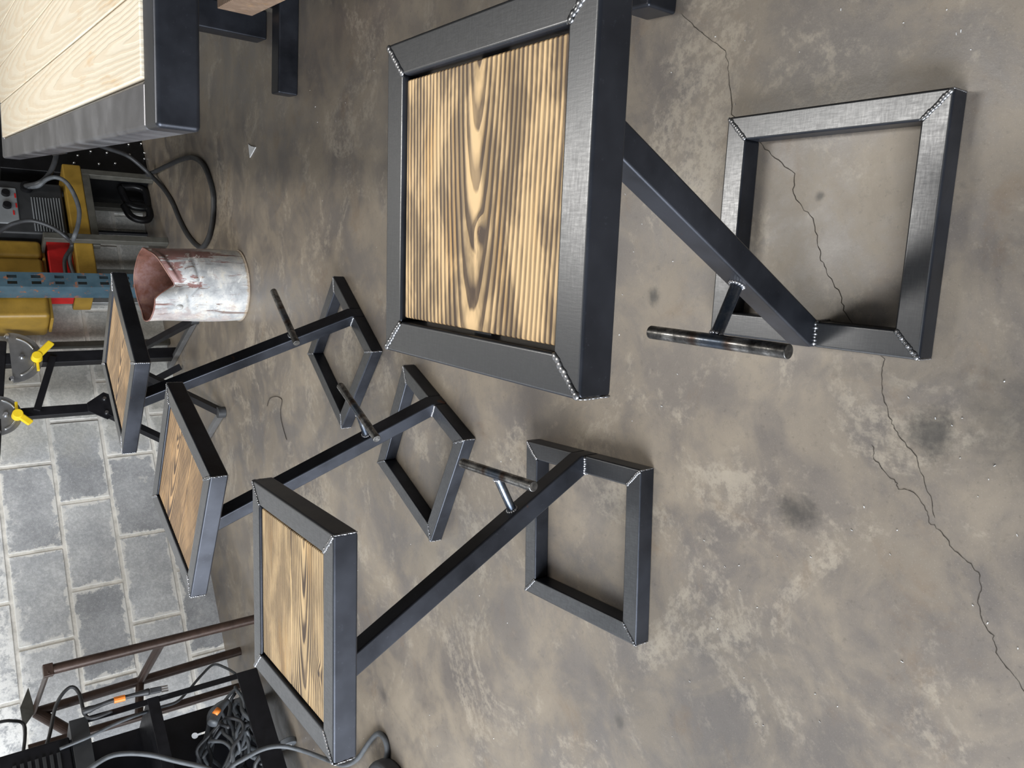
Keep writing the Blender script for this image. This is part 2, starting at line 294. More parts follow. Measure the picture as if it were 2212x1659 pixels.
# ---------------------------------------------------------------- mesh helpers
def link(name, me, mat, parent=None, mw=None, bevel=0.0, seg=2, smooth=False):
    if mat is not None and len(me.materials) == 0: me.materials.append(mat)
    o = bpy.data.objects.new(name, me); COL.objects.link(o)
    if parent: o.parent = parent
    if mw is not None: o.matrix_local = mw
    if smooth or bevel:
        for p in me.polygons: p.use_smooth = True
    if bevel:
        md = o.modifiers.new('bevel', 'BEVEL'); md.width = bevel; md.segments = seg; md.limit_method = 'ANGLE'; md.angle_limit = 0.6; md.harden_normals = True
    return o
def mesh(verts, faces):
    me = bpy.data.meshes.new('m'); me.from_pydata([tuple(v) for v in verts], [], faces)
    bm = bmesh.new(); bm.from_mesh(me); bmesh.ops.recalc_face_normals(bm, faces=bm.faces); bm.to_mesh(me); bm.free(); me.update(); return me
class MB:
    def __init__(s): s.v = []; s.f = []
    def add(s, vs, fs):
        k = len(s.v); s.v += [Vector(v) for v in vs]; s.f += [tuple(i + k for i in f) for f in fs]; return s
    def box(s, c, d, mt=None):
        c = Vector(c); vs = [Vector((sx * d[0] / 2, sy * d[1] / 2, sz * d[2] / 2)) for sx in (-1, 1) for sy in (-1, 1) for sz in (-1, 1)]
        if mt is not None: vs = [mt @ v for v in vs]
        return s.add([c + v for v in vs], [(0, 1, 3, 2), (4, 6, 7, 5), (0, 4, 5, 1), (2, 3, 7, 6), (0, 2, 6, 4), (1, 5, 7, 3)])
    def prism(s, poly, z0, z1):
        n = len(poly); vs = [(x, y, z0) for x, y in poly] + [(x, y, z1) for x, y in poly]
        fs = [tuple(range(n))[::-1], tuple(range(n, 2 * n))] + [(i, (i + 1) % n, n + (i + 1) % n, n + i) for i in range(n)]
        return s.add(vs, fs)
    def bar(s, a, b, w, h, up=(0, 0, 1)):             # square bar between two points
        a, b = Vector(a), Vector(b); d = (b - a); L = d.length; x = d.normalized(); u = Vector(up)
        if abs(x.dot(u)) > 0.98: u = Vector(DW)
        y = u.cross(x).normalized(); z = x.cross(y)
        mt = Matrix((x, y, z)).transposed()
        return s.box((a + b) / 2, (L, w, h), mt)
    def cyl(s, a, b, r, r2=None, n=16, cap=True):
        a, b = Vector(a), Vector(b); x = (b - a).normalized(); u = Vector((0, 0, 1)) if abs(x.z) < 0.9 else Vector((1, 0, 0))
        y = u.cross(x).normalized(); z = x.cross(y); r2 = r if r2 is None else r2
        vs = [a + (y * math.cos(t) + z * math.sin(t)) * r for t in [2 * PI * i / n for i in range(n)]]
        vs += [b + (y * math.cos(t) + z * math.sin(t)) * r2 for t in [2 * PI * i / n for i in range(n)]]
        fs = [(i, (i + 1) % n, n + (i + 1) % n, n + i) for i in range(n)]
        if cap: fs += [tuple(range(n))[::-1], tuple(range(n, 2 * n))]
        return s.add(vs, fs)
    def path(s, pts, r, n=8, closed=False):
        pts = [Vector(p) for p in pts]; k = len(s.v); m = len(pts); prev = None
        for i, p in enumerate(pts):
            t = (pts[min(i + 1, m - 1)] - pts[max(i - 1, 0)]).normalized()
            if prev is None: u = Vector((0, 0, 1)) if abs(t.z) < 0.9 else Vector((1, 0, 0)); y = u.cross(t).normalized()
            else: y = (prev - t * prev.dot(t)).normalized()
            prev = y; z = t.cross(y)
            rr = r[i] if isinstance(r, (list, tuple)) else r
            s.v += [p + (y * math.cos(2 * PI * j / n) + z * math.sin(2 * PI * j / n)) * rr for j in range(n)]
        for i in range(m - 1):
            for j in range(n): s.f.append((k + i * n + j, k + i * n + (j + 1) % n, k + (i + 1) * n + (j + 1) % n, k + (i + 1) * n + j))
        s.f.append(tuple(k + j for j in range(n))[::-1]); s.f.append(tuple(k + (m - 1) * n + j for j in range(n)))
        return s
    def ball(s, c, rx, ry=None, rz=None, n=8, m=5, mt=None):
        ry = rx if ry is None else ry; rz = rx if rz is None else rz; c = Vector(c); vs = []; fs = []
        for i in range(1, m):
            ph = PI * i / m
            for j in range(n): vs.append(Vector((rx * math.sin(ph) * math.cos(2 * PI * j / n), ry * math.sin(ph) * math.sin(2 * PI * j / n), rz * math.cos(ph))))
        vs += [Vector((0, 0, rz)), Vector((0, 0, -rz))]
        for i in range(m - 2):
            for j in range(n): fs.append((i * n + j, (i + 1) * n + j, (i + 1) * n + (j + 1) % n, i * n + (j + 1) % n))
        T = (m - 1) * n
        for j in range(n): fs.append((T, j, (j + 1) % n)); fs.append((T + 1, (m - 2) * n + (j + 1) % n, (m - 2) * n + j))
        if mt is not None: vs = [mt @ v for v in vs]
        return s.add([c + v for v in vs], fs)
    def build(s, name, mat, parent=None, mw=None, bevel=0.0, seg=2, smooth=False):
        return link(name, mesh(s.v, s.f), mat, parent, mw, bevel, seg, smooth)
def smooth_path(pts, sub=6):
    pts = [Vector(p) for p in pts]; out = []
    for i in range(len(pts) - 1):
        p0, p1, p2, p3 = pts[max(i - 1, 0)], pts[i], pts[i + 1], pts[min(i + 2, len(pts) - 1)]
        for k in range(sub):
            t = k / sub
            out.append(0.5 * ((2 * p1) + (p2 - p0) * t + (2 * p0 - 5 * p1 + 4 * p2 - p3) * t * t + (3 * p1 - p0 - 3 * p2 + p3) * t ** 3))
    out.append(pts[-1]); return out
def empty(name, loc=(0, 0, 0), rz=0.0, mw=None):
    o = bpy.data.objects.new(name, None); COL.objects.link(o); o.empty_display_size = 0.05
    if mw is not None: o.matrix_world = mw
    else: o.location = loc; o.rotation_euler = (0, 0, rz)
    return o
def tag(o, label, cat, group=None):
    o['label'] = label; o['category'] = cat
    if group: o['group'] = group
    return o
def struct(o): o['kind'] = 'structure'; return o

# ---------------------------------------------------------------- the room shell
def room(p): return ROOM @ Vector(p)
fl = MB(); c4 = [R(-3, -0.12), R(6.2, -0.12), R(6.2, 8.6), R(-3, 8.6)]
fl.add([*c4, *[v - Vector((0, 0, 0.15)) for v in c4]], [(0, 1, 2, 3), (4, 5, 6, 7), (0, 1, 5, 4), (1, 2, 6, 5), (2, 3, 7, 6), (3, 0, 4, 7)])
floor = struct(fl.build('floor', M['floor'])); floor['label'] = 'stained grey brown concrete workshop floor with a long crack'
def wall_mesh(s0, o0, s1, o1, z0, z1, t, m, name):
    a, b = R(s0, o0), R(s1, o1); d = (b - a).normalized(); nrm = Vector((-d.y, d.x, 0)) * t
    vs = [a + Vector((0, 0, z0)), b + Vector((0, 0, z0)), b + nrm + Vector((0, 0, z0)), a + nrm + Vector((0, 0, z0))]
    vs += [v + Vector((0, 0, z1 - z0)) for v in vs]
    return MB().add(vs, [(0, 1, 2, 3), (4, 5, 6, 7), (0, 1, 5, 4), (1, 2, 6, 5), (2, 3, 7, 6), (3, 0, 4, 7)]).build(name, m)
wall = struct(wall_mesh(6.2, -0.001, -3, -0.001, 0, 3.6, 0.1, M['mortar'], 'wall_back'))
wall['label'] = 'grey concrete block wall with pale smeared mortar joints'
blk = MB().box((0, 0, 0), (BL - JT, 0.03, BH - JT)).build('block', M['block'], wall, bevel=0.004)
bme = blk.data; first = True
Z0 = 0.1645
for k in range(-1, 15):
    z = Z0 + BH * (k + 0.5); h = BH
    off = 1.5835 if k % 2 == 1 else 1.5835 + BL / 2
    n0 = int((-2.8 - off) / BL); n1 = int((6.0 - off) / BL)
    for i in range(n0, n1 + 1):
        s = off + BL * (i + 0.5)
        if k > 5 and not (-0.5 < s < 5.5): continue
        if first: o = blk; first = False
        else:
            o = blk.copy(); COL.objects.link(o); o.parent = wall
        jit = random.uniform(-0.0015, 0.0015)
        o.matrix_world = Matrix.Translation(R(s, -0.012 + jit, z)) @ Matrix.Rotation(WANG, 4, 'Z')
struct(wall_mesh(-3, -0.1, -3, 8.6, 0, 3.6, 0.1, M['dark_room'], 'wall_right'))
for a, b, z0, z1 in ((0, 1.0, 0, 3.6), (5.2, 8.6, 0, 3.6), (1.0, 5.2, 3.0, 3.6)):
    struct(wall_mesh(6.2, b, 6.2, a, z0, z1, 0.1, M['dark_room'], 'wall_left'))
for a, b, z0, z1 in ((-3, 6.2, 0, 3.6),):
    struct(wall_mesh(a, 8.6, b, 8.6, z0, z1, 0.1, M['dark_room'], 'wall_front'))
ce = MB(); cc = [R(-3.1, -0.2, 3.6), R(6.3, -0.2, 3.6), R(6.3, 8.7, 3.6), R(-3.1, 8.7, 3.6)]
ce.add([*cc, *[v + Vector((0, 0, 0.1)) for v in cc]], [(0, 1, 2, 3), (4, 5, 6, 7), (0, 1, 5, 4), (1, 2, 6, 5), (2, 3, 7, 6), (3, 0, 4, 7)])
struct(ce.build('ceiling', M['ceiling']))
# crack in the floor
def crack(pts, w, name='crack'):
    P = []
    for i in range(len(pts) - 1):
        a, b = G(*pts[i]), G(*pts[i + 1]); m = 5
        for j in range(m):
            q = a.lerp(b, j / m); dd = (b - a).normalized(); pr = Vector((-dd.y, dd.x, 0)); P.append(q + pr * random.uniform(-0.0018, 0.0018))
    P.append(G(*pts[-1])); vs = []; fs = []
    for i, p in enumerate(P):
        t = (P[min(i + 1, len(P) - 1)] - P[max(i - 1, 0)]).normalized(); pr = Vector((-t.y, t.x, 0)); ww = w * random.uniform(0.35, 1.0) * (0.3 if i in (0, len(P) - 1) else 1)
        vs += [p + pr * ww / 2 + Vector((0, 0, 0.0006)), p - pr * ww / 2 + Vector((0, 0, 0.0006))]
        if i: k = 2 * i; fs.append((k - 2, k - 1, k + 1, k))
    me = mesh(vs, fs); o = link(name, me, M['crack'], floor); return o
crack([(1471, 30), (1500, 58), (1521, 75), (1566, 111), (1573, 140), (1576, 166), (1581, 246), (1646, 315), (1681, 348), (1718, 375), (1714, 418), (1733, 447), (1760, 480), (1768, 529), (1774, 562), (1791, 595), (1815, 636), (1826, 678), (1870, 730), (1914, 777), (1905, 800), (1908, 848), (1921, 899), (1932, 925), (1947, 950), (1980, 987), (1991, 1020), (2009, 1072), (2020, 1119)], 0.0013)
crack([(1885, 961), (1888, 991), (1910, 1017), (1936, 1042), (1941, 1055), (1973, 1064), (2002, 1101), (2007, 1127), (2035, 1149), (2057, 1185), (2086, 1207), (2112, 1237), (2123, 1270), (2112, 1303), (2123, 1343), (2145, 1373), (2153, 1409), (2180, 1450), (2230, 1510)], 0.0013)

# ---------------------------------------------------------------- the four stools
T = 0.0378; SX = 0.346; SY = 0.350; BX = 0.3465; BY = 0.346
def weld(a, b, wdt, name, parent, mw=None, hgt=0.0019, step=0.0046):
    a, b = Vector(a), Vector(b); d = b - a; L = d.length; n = max(4, int(L / step)); mb = MB(); x = d.normalized()
    up = Vector((0, 0, 1)) if abs(x.z) < 0.9 else Vector((1, 0, 0)); y = up.cross(x).normalized(); z = x.cross(y)
    mt = Matrix((x, y, z)).transposed()
    for i in range(n):
        p = a + d * ((i + 0.5) / n) + y * random.uniform(-0.0006, 0.0006)
        mb.ball(p, step * 1.05, wdt * random.uniform(0.42, 0.56), hgt * random.uniform(0.8, 1.25), 7, 4, mt)
    return mb.build(name, M['weld'], parent, mw, smooth=True)
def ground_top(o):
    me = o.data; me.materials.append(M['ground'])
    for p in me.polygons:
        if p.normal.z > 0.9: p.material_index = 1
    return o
def mitre_frame(parent, X, Y, z0, z1, mw=None, skip=None, mat=None):
    a, b = X / 2, Y / 2; out = []
    sides = {'-y': [(-a, -b), (a, -b), (a - T, -b + T), (-a + T, -b + T)], '+x': [(a, -b), (a, b), (a - T, b - T), (a - T, -b + T)],
             '+y': [(a, b), (-a, b), (-a + T, b - T), (a - T, b - T)], '-x': [(-a, b), (-a, -b), (-a + T, -b + T), (-a + T, b - T)]}
    for k, poly in sides.items():
        if k == skip: continue
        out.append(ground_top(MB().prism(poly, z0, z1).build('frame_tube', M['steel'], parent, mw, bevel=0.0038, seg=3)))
    return out
def seat_boards(parent, k, nb, mw):
    ix, iy = SX - 2 * T - 0.003, SY - 2 * T - 0.003; w = iy / nb
    for i in range(nb):
        y0 = -iy / 2 + i * w; y1 = y0 + w - (0.0009 if nb > 1 else 0)
        mb = MB(); nx = 3
        mb.box((0, (y0 + y1) / 2, -0.0125), (ix - 0.006, y1 - y0, 0.0165))
        mb.build('seat_board', M['wood'][k], parent, mw, bevel=0.0022, seg=2)
def make_stool(k, base, rz, seat, srz, H, tx, ty, nb, label):
    root = empty('bar_stool', (base[0], base[1], 0), rz)
    # base ring, the post side in two halves
    mitre_frame(root, BX, BY, 0.0, T, skip='-x')
    a, b = BX / 2, BY / 2; hp = T / 2
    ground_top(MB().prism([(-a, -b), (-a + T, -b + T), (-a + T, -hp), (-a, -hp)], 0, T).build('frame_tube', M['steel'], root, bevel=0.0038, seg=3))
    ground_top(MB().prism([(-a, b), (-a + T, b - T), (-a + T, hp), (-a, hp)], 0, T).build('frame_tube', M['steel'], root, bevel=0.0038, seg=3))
    # slanting post
    zt = H - T + 0.002; m = 1.828
    top0 = -0.1723 + (zt - 0.046) / m; wx = 0.0425
    poly = [(-a, 0.0), (-a, 0.0455), (top0, zt), (top0 + wx, zt), (-0.1515, 0.0)]
    mb = MB(); n = len(poly)
    vs = [(x, -hp, z) for x, z in poly] + [(x, hp, z) for x, z in poly]
    mb.add(vs, [tuple(range(n)), tuple(range(n, 2 * n))[::-1]] + [(i, (i + 1) % n, n + (i + 1) % n, n + i) for i in range(n)])
    mb.build('post', M['steel'], root, bevel=0.0036, seg=3)
    # footrest: stub and cross rod
    rod = MB().cyl((-0.160, -0.1135, 0.2455), (-0.160, 0.1135, 0.2455), 0.0097, n=24).build('footrest_rod', M['rod'], root, bevel=0.0012, seg=2)
    sx0 = -0.1723 + (0.207 - 0.046) / m
    MB().cyl((sx0 + 0.004, 0, 0.2045), (-0.157, 0, 0.2438), 0.0085, n=20).build('footrest_stub', M['rod'], root, smooth=False, bevel=0.0005)
    mb = MB()
    nv = Vector((-0.8773, 0, 0.4799)); tv = Vector((0.4799, 0, 0.8773)); cen = Vector((sx0, 0, 0.207))
    for i in range(14):
        t = 2 * PI * i / 14; mb.ball(cen + (tv * math.cos(t) + Vector((0, 1, 0)) * math.sin(t)) * 0.0095 + nv * 0.0008, 0.0034, 0.0034, 0.0028, 6, 4)
    mb.build('weld_bead', M['weld'], root, smooth=True); mb = MB()
    for i in range(10):
        t = 2 * PI * i / 10; mb.ball(Vector((-0.1515, 0, 0.2410)) + (tv * math.cos(t) + Vector((0, 1, 0)) * math.sin(t)) * 0.0085, 0.0028, 0.0028, 0.0024, 6, 4)
    mb.build('weld_bead', M['weld'], root, smooth=True)
    # seat, set very slightly off true as welded
    dv = Vector((seat[0] - base[0], seat[1] - base[1], 0)); dv.rotate(Quaternion((0, 0, 1), -rz))
    mw = Matrix.Translation((dv.x, dv.y, H)) @ Matrix.Rotation(srz - rz, 4, 'Z') @ Matrix.Rotation(tx, 4, 'X') @ Matrix.Rotation(ty, 4, 'Y')
    mitre_frame(root, SX, SY, -T, 0.0, mw)
    seat_boards(root, k, nb, mw)
    MB().box((0, 0, -0.0268), (SX - 2 * T + 0.004, 0.03, 0.012)).build('seat_cleat', M['steel'], root, mw)
    # welds: seat and base mitres, post sides, outer corners
    for X, Y, z, mm in ((SX, SY, 0.0, mw), (BX, BY, T, None)):
        for sx in (-1, 1):
            for sy in (-1, 1):
                weld((sx * (X / 2 - 0.003), sy * (Y / 2 - 0.003), z), (sx * (X / 2 - T + 0.002), sy * (Y / 2 - T + 0.002), z), 0.0082, 'weld_bead', root, mm)
                weld((sx * (X / 2 - 0.0015), sy * (Y / 2 - 0.0015), z - T + 0.003), (sx * (X / 2 - 0.0015), sy * (Y / 2 - 0.0015), z - 0.002), 0.005, 'weld_bead', root, mm, hgt=0.0016)
    for sy in (-1, 1):
        weld((-BX / 2 + 0.004, sy * hp, T + 0.0005), (-BX / 2 + T - 0.001, sy * hp, T + 0.0005), 0.0075, 'weld_bead', root, hgt=0.003)
        weld((-BX / 2 + T, sy * hp, 0.003), (-BX / 2 + T, sy * hp, T - 0.001), 0.006, 'weld_bead', root, hgt=0.003)
    tag(root, label, 'stool', 'steel and wood bar stools')
    return root
make_stool(0, (0.1916, 0.6297), -0.2077, (0.1863, 0.6281), -0.2107, 0.6462, -0.0017, -0.0103, 1,
           'steel framed stool whose bold striped torched seat is one wide board with a round knot')
make_stool(1, (-0.3244, 1.2157), 2.9893, (-0.3294, 1.2200), 2.9707, 0.6505, 0.0141, -0.0127, 2,
           'steel framed stool beside the black cart, two board torched seat with a dark knot')
make_stool(2, (-0.1645, 1.8551), 2.5017, (-0.1735, 1.8672), 2.5087, 0.6514, -0.012, -0.0284, 3,
           'steel framed stool standing between two others, its torched seat made of three narrow boards')
make_stool(3, (0.1454, 2.3131), 2.2885, (0.1424, 2.3012), 2.2951, 0.6791, 0.0167, 0.0008, 1,
           'steel framed stool nearest the paint can and tool stand, plain torched board seat')

# ---------------------------------------------------------------- table at the right
TZ = 0.76; TC = G(337, 275, TZ); TA = math.radians(75.18)
tr = empty('work_table', (TC.x, TC.y, 0), TA)       # local x = along length away, local -y = to the right
TL, TWD, TW, TH = 2.80, 1.02, 0.083, 0.072
def tp(name, poly, z0, z1, m=M['steel_table'], bv=0.009): return MB().prism(poly, z0, z1).build(name, m, tr, bevel=bv, seg=3)
tp('frame_tube', [(0, 0), (0, -TWD), (TW, -TWD), (TW, 0)], TZ - TH, TZ, M['steel'])
tp('frame_tube', [(TW, 0), (TL - TW, 0), (TL - TW, -TW), (TW, -TW)], TZ - TH, TZ - 0.001)
tp('frame_tube', [(TW, -TWD + TW), (TL - TW, -TWD + TW), (TL - TW, -TWD), (TW, -TWD)], TZ - TH, TZ - 0.001)
tp('frame_tube', [(TL - TW, 0), (TL, 0), (TL, -TWD), (TL - TW, -TWD)], TZ - TH, TZ)
npl = 6; pw = (TWD - 2 * TW - 0.004) / npl
for i in range(npl):
    y1 = -TW - 0.002 - i * pw; y0 = y1 - pw + 0.0025
    o = MB().box(((0), 0, 0), (TL - 2 * TW - 0.006, y1 - y0, 0.036)).build('plank', M['plank'], tr, Matrix.Translation((TL / 2, (y0 + y1) / 2, TZ - 0.014 + random.uniform(-0.001, 0.001))), bevel=0.003)
lq = G(577, 55); ll = tr.matrix_basis.inverted() @ lq if False else None
rel = lq - Vector((TC.x, TC.y, 0)); lx = rel.x * math.cos(TA) + rel.y * math.sin(TA); ly = -rel.x * math.sin(TA) + rel.y * math.cos(TA)
for qx, qy in ((lx + 0.05, ly - 0.0), (0.55, -0.62)):
    tp('leg', [(qx - 0.05, qy - 0.05), (qx + 0.05, qy - 0.05), (qx + 0.05, qy + 0.05), (qx - 0.05, qy + 0.05)], 0, TZ - TH + 0.002, M['steel'], 0.006)
tp('leg_plate', [(lx - 0.1, ly - 0.35), (lx + 0.2, ly - 0.35), (lx + 0.2, 0.0), (lx - 0.1, 0.0)], TZ - TH - 0.006, TZ - TH + 0.001, M['steel'], 0.001)
tp('leg_plate', [(0.4, -0.95), (0.7, -0.95), (0.7, -0.05), (0.4, -0.05)], TZ - TH - 0.006, TZ - TH + 0.001, M['steel'], 0.001)
tag(tr, 'long work table with pale pine planks set in a heavy steel frame', 'table')
vdir = Vector((math.sin(TA), -math.cos(TA), 0)); udir = Vector((math.cos(TA), math.sin(TA), 0))
def loose_tube(name, a, L, w, label):
    o = MB().bar(Vector((a.x, a.y, w / 2)), Vector((a.x, a.y, w / 2)) + vdir * L, w, w).build(name, M['steel'], None, bevel=0.006, seg=3)
    tag(o, label, 'steel tube'); return o
a = G(644, 207); loose_tube('steel_tube', a + udir * 0.036, 1.0, 0.07, 'square black steel tube lying on the floor under the work table')
a = G(1462, 32); loose_tube('steel_tube', a + udir * 0.036, 0.7, 0.07, 'square steel tube with a bright ground end on the floor beside the striped stool')
# timber under the table resting on a steel block
tq = G(545, 35, 0.10); tdn = tq - udir * 0.85
mid = (tq + tdn) / 2 + vdir * 0.06
tim = MB().bar(Vector((tq.x, tq.y, 0.16)) + vdir * 0.06, Vector((tdn.x, tdn.y, 0.16)) + vdir * 0.06, 0.12, 0.12).build('timber', M['timber'], None, bevel=0.003)
tag(tim, 'thick sawn timber lying under the work table on steel packing', 'timber')
pk = MB(); 
for t in (0.045, 0.7):
    q = Vector((tq.x, tq.y, 0.0)) - udir * t + vdir * 0.07
    o = MB().bar(q + Vector((0, 0, 0.05)) - vdir * 0.05 + vdir * 0.02, q + Vector((0, 0, 0.05)) + vdir * 0.25, 0.1, 0.1).build('packing_block', M['steel'], None, bevel=0.004)
    tag(o, 'black steel packing block under the thick timber', 'steel block', 'steel blocks under the timber')

# ---------------------------------------------------------------- paint can
def make_can():
    cx, cy = 0.516, 3.335; root = empty('paint_can', (cx, cy, 0)); r = 0.148; H = 0.375
    nth, nz = 96, 60; vs = []; fs = []
    vw = math.atan2(-cy, -cx)      # towards the camera
    def rim(th):                    # rim height: wall crushed inwards, torn down to a notch
        d = (th - vw + PI) % (2 * PI) - PI
        dip = 0.085 * max(0.0, 1 - d / 1.45) if d > 0 else 0.085 * max(0.0, 1 + d / 0.34)
        return H - dip - 0.006 * math.sin(3 * th + 1) - 0.010 * math.exp(-((d + 1.0) / 0.5) ** 2)
    def rad(th, f):
        d = (th - vw + PI) % (2 * PI) - PI
        up = max(0.0, (f - 0.68) / 0.32)
        dent = 0.040 * up ** 1.2 * (math.exp(-(d / 0.75) ** 2) if d > 0 else math.exp(-(d / 0.22) ** 2))
        lip = 0.014 * max(0.0, min(1.0, (f - 0.90) / 0.04)) * (math.exp(-((d - 0.55) / 0.5) ** 2) if d > -0.05 else 0)
        fold = 0.009 * math.exp(-((f - 0.69 + 0.09 * abs(d)) / 0.022) ** 2) * math.exp(-(d / 0.75) ** 2)
        rib = 0.0022 * math.exp(-((f - 0.015) / 0.015) ** 2)
        return r - dent - fold + lip + rib + 0.003 * math.sin(2 * th + 6 * f) + 0.0015 * math.sin(9 * th + 3 * f) * f + 0.004 * max(0, f - 0.8) * math.sin(5 * th)
    def shell(inset, lo):
        k = len(vs)
        for i in range(lo, nz + 1):
            f = i / nz
            for j in range(nth):
                th = 2 * PI * j / nth; rr = rad(th, f) - inset; vs.append((rr * math.cos(th), rr * math.sin(th), rim(th) * f))
        return k
    k0 = shell(0, 0)
    for i in range(nz):
        for j in range(nth): fs.append((k0 + i * nth + j, k0 + i * nth + (j + 1) % nth, k0 + (i + 1) * nth + (j + 1) % nth, k0 + (i + 1) * nth + j))
    fs.append(tuple(k0 + j for j in range(nth))[::-1])
    o1 = link('can_wall', mesh(vs, fs), M['can'], root, smooth=True)
    vs = []; fs = []; k0 = shell(0.0025, 8)
    for i in range(nz - 8):
        for j in range(nth): fs.append((k0 + i * nth + j, k0 + i * nth + (j + 1) % nth, k0 + (i + 1) * nth + (j + 1) % nth, k0 + (i + 1) * nth + j))
    fs.append(tuple(k0 + j for j in range(nth)))
    o2 = link('can_inside', mesh(vs, fs), M['canin'], root, smooth=True)
    pts = [Vector(((rad(t, 1) - 0.001) * math.cos(t), (rad(t, 1) - 0.001) * math.sin(t), rim(t))) for t in [2 * PI * j / 72 for j in range(73)]]
    MB().path(pts, 0.0028, 6).build('rolled_rim', M['canin'], root, smooth=True)
    pts = [Vector((r * 1.004 * math.cos(t), r * 1.004 * math.sin(t), 0.004)) for t in [2 * PI * j / 72 for j in range(73)]]
    MB().path(pts, 0.004, 6).build('bottom_rim', M['can'], root, smooth=True)
    t = vw - 0.62; ear = Vector((r * math.cos(t), r * math.sin(t), 0.275))
    MB().ball(ear, 0.013, 0.013, 0.015, 10, 6).build('handle_lug', M['can'], root, smooth=True)
    tag(root, 'crushed metal paint can caked in white and red brown paint on the concrete floor', 'can')
make_can()

# ---------------------------------------------------------------- cables lying about
def cable(pts, r, m, name, label, cat='cable', group=None, sub=6):
    o = MB().path(smooth_path(pts, sub), r, 10).build(name, m, None, smooth=True)
    if label: tag(o, label, cat, group)
    return o
lp = []
for x, y in [(353, 407), (372, 437), (388, 475), (407, 510), (431, 534), (447, 521), (458, 483), (461, 429), (453, 388), (439, 356), (418, 341), (393, 344), (361, 358)]: lp.append(G(x, y, 0.0115))
lead = [W(180, 300, 0.6), W(225, 318, 0.55), W(271, 334, 0.50), W(298, 353, 0.47), W(325, 378, 0.44)]
cable(lead + lp + [W(327, 374, 0.42), W(304, 382, 0.315), W(271, 383, 0.312)], 0.0115, M['rubber'], 'power_cable', 'thick black cable looping across the concrete beside the paint can')
# ---------------------------------------------------------------- low stand with the welder
ro = 0.42; RW, RD = 0.080, 0.105; rs = along(W(150, 620, ro)) - RW / 2
SA = along(G(330, 389)); SB = along(G(358, 536)); OFS = 0.345
st = empty('machine_stand', R(0, 0.2, 0)); inv = Matrix.Translation(-R(0, 0.2, 0))
def sp(mb, name, m, bevel=0.003): 
    o = mb.build(name, m, None, bevel=bevel); o.parent = st; o.matrix_parent_inverse = Matrix.Translation(-R(0, 0.2, 0)); return o
sp(MB().bar(R(SA, OFS), R(SA, OFS, 0.36), 0.036, 0.036), 'leg', M['greytube'])
sp(MB().bar(R(SB, OFS + 0.045), R(SB, OFS + 0.045, 0.585), 0.036, 0.036), 'leg', M['greytube'])
sp(MB().bar(R(SA, 0.06), R(SA, 0.06, 0.36), 0.036, 0.036), 'leg', M['greytube'])
sp(MB().bar(R(SB, 0.06), R(SB, 0.06, 0.585), 0.036, 0.036), 'leg', M['greytube'])
sp(MB().bar(R(SA - 0.018, OFS, 0.343), R(SB + 0.02, OFS, 0.343), 0.034, 0.036), 'rail', M['greytube'])
sp(MB().bar(R(SA - 0.04, 0.20, 0.405), R(rs - RW / 2 - 0.006, 0.20, 0.405), 0.33, 0.088), 'deck', M['mustard'], 0.008)
sp(MB().bar(R(SB - 0.015, 0.20, 0.578), R(SB + 0.40, 0.20, 0.578), 0.14, 0.014), 'upper_shelf', M['mustard'])
sp(MB().bar(R(SB, 0.26, 0.578), R(SB, OFS + 0.05, 0.578), 0.034, 0.014), 'shelf_bracket', M['greytube'])
sp(MB().bar(R(SB + 0.44, 0.06), R(SB + 0.44, 0.06, 0.585), 0.03, 0.03), 'leg', M['greytube'])
tag(st, 'low grey tube stand with a mustard painted deck against the block wall', 'stand')
# mustard case on the upper shelf
cs = empty('storage_case', R(SB + 0.2, 0.21, 0.585))
def child(mb, name, m, par, bevel=0.0, smooth=False, seg=2):
    o = mb.build(name, m, None, bevel=bevel, smooth=smooth, seg=seg); o.parent = par
    o.matrix_parent_inverse = par.matrix_basis.inverted() if par.parent is None else (par.parent.matrix_basis @ par.matrix_parent_inverse @ par.matrix_basis).inverted()
    return o
def rootmat(o): o.matrix_basis  # noqa
c0, c1 = SB - 0.045, SB + 0.40
zc = 0.585
child(MB().bar(R(c0 + 0.105, 0.19, zc + 0.21), R(c1, 0.19, zc + 0.21), 0.21, 0.42), 'case_body', M['mustard'], cs, 0.022, seg=3)
child(MB().bar(R(c0, 0.19, zc + 0.21), R(c0 + 0.10, 0.19, zc + 0.21), 0.21, 0.42), 'case_lid', M['mustard'], cs, 0.022, seg=3)
tag(cs, 'mustard yellow hard storage case on the upper shelf behind the slotted rack post', 'case')
rb = empty('tool_box', R(SB + 0.1, 0.2, 0.449))
child(MB().bar(R(SB - 0.06, 0.19, 0.505), R(rs - RW / 2 - 0.012, 0.19, 0.505), 0.2, 0.112), 'box_body', M['red'], rb, 0.006)
child(MB().bar(R(SB - 0.01, 0.19, 0.5635), R(SB + 0.1, 0.19, 0.5635), 0.02, 0.008), 'handle', M['blackpl'], rb, 0.002)
tag(rb, 'low red tool box on the mustard deck beside the welding machine', 'box')
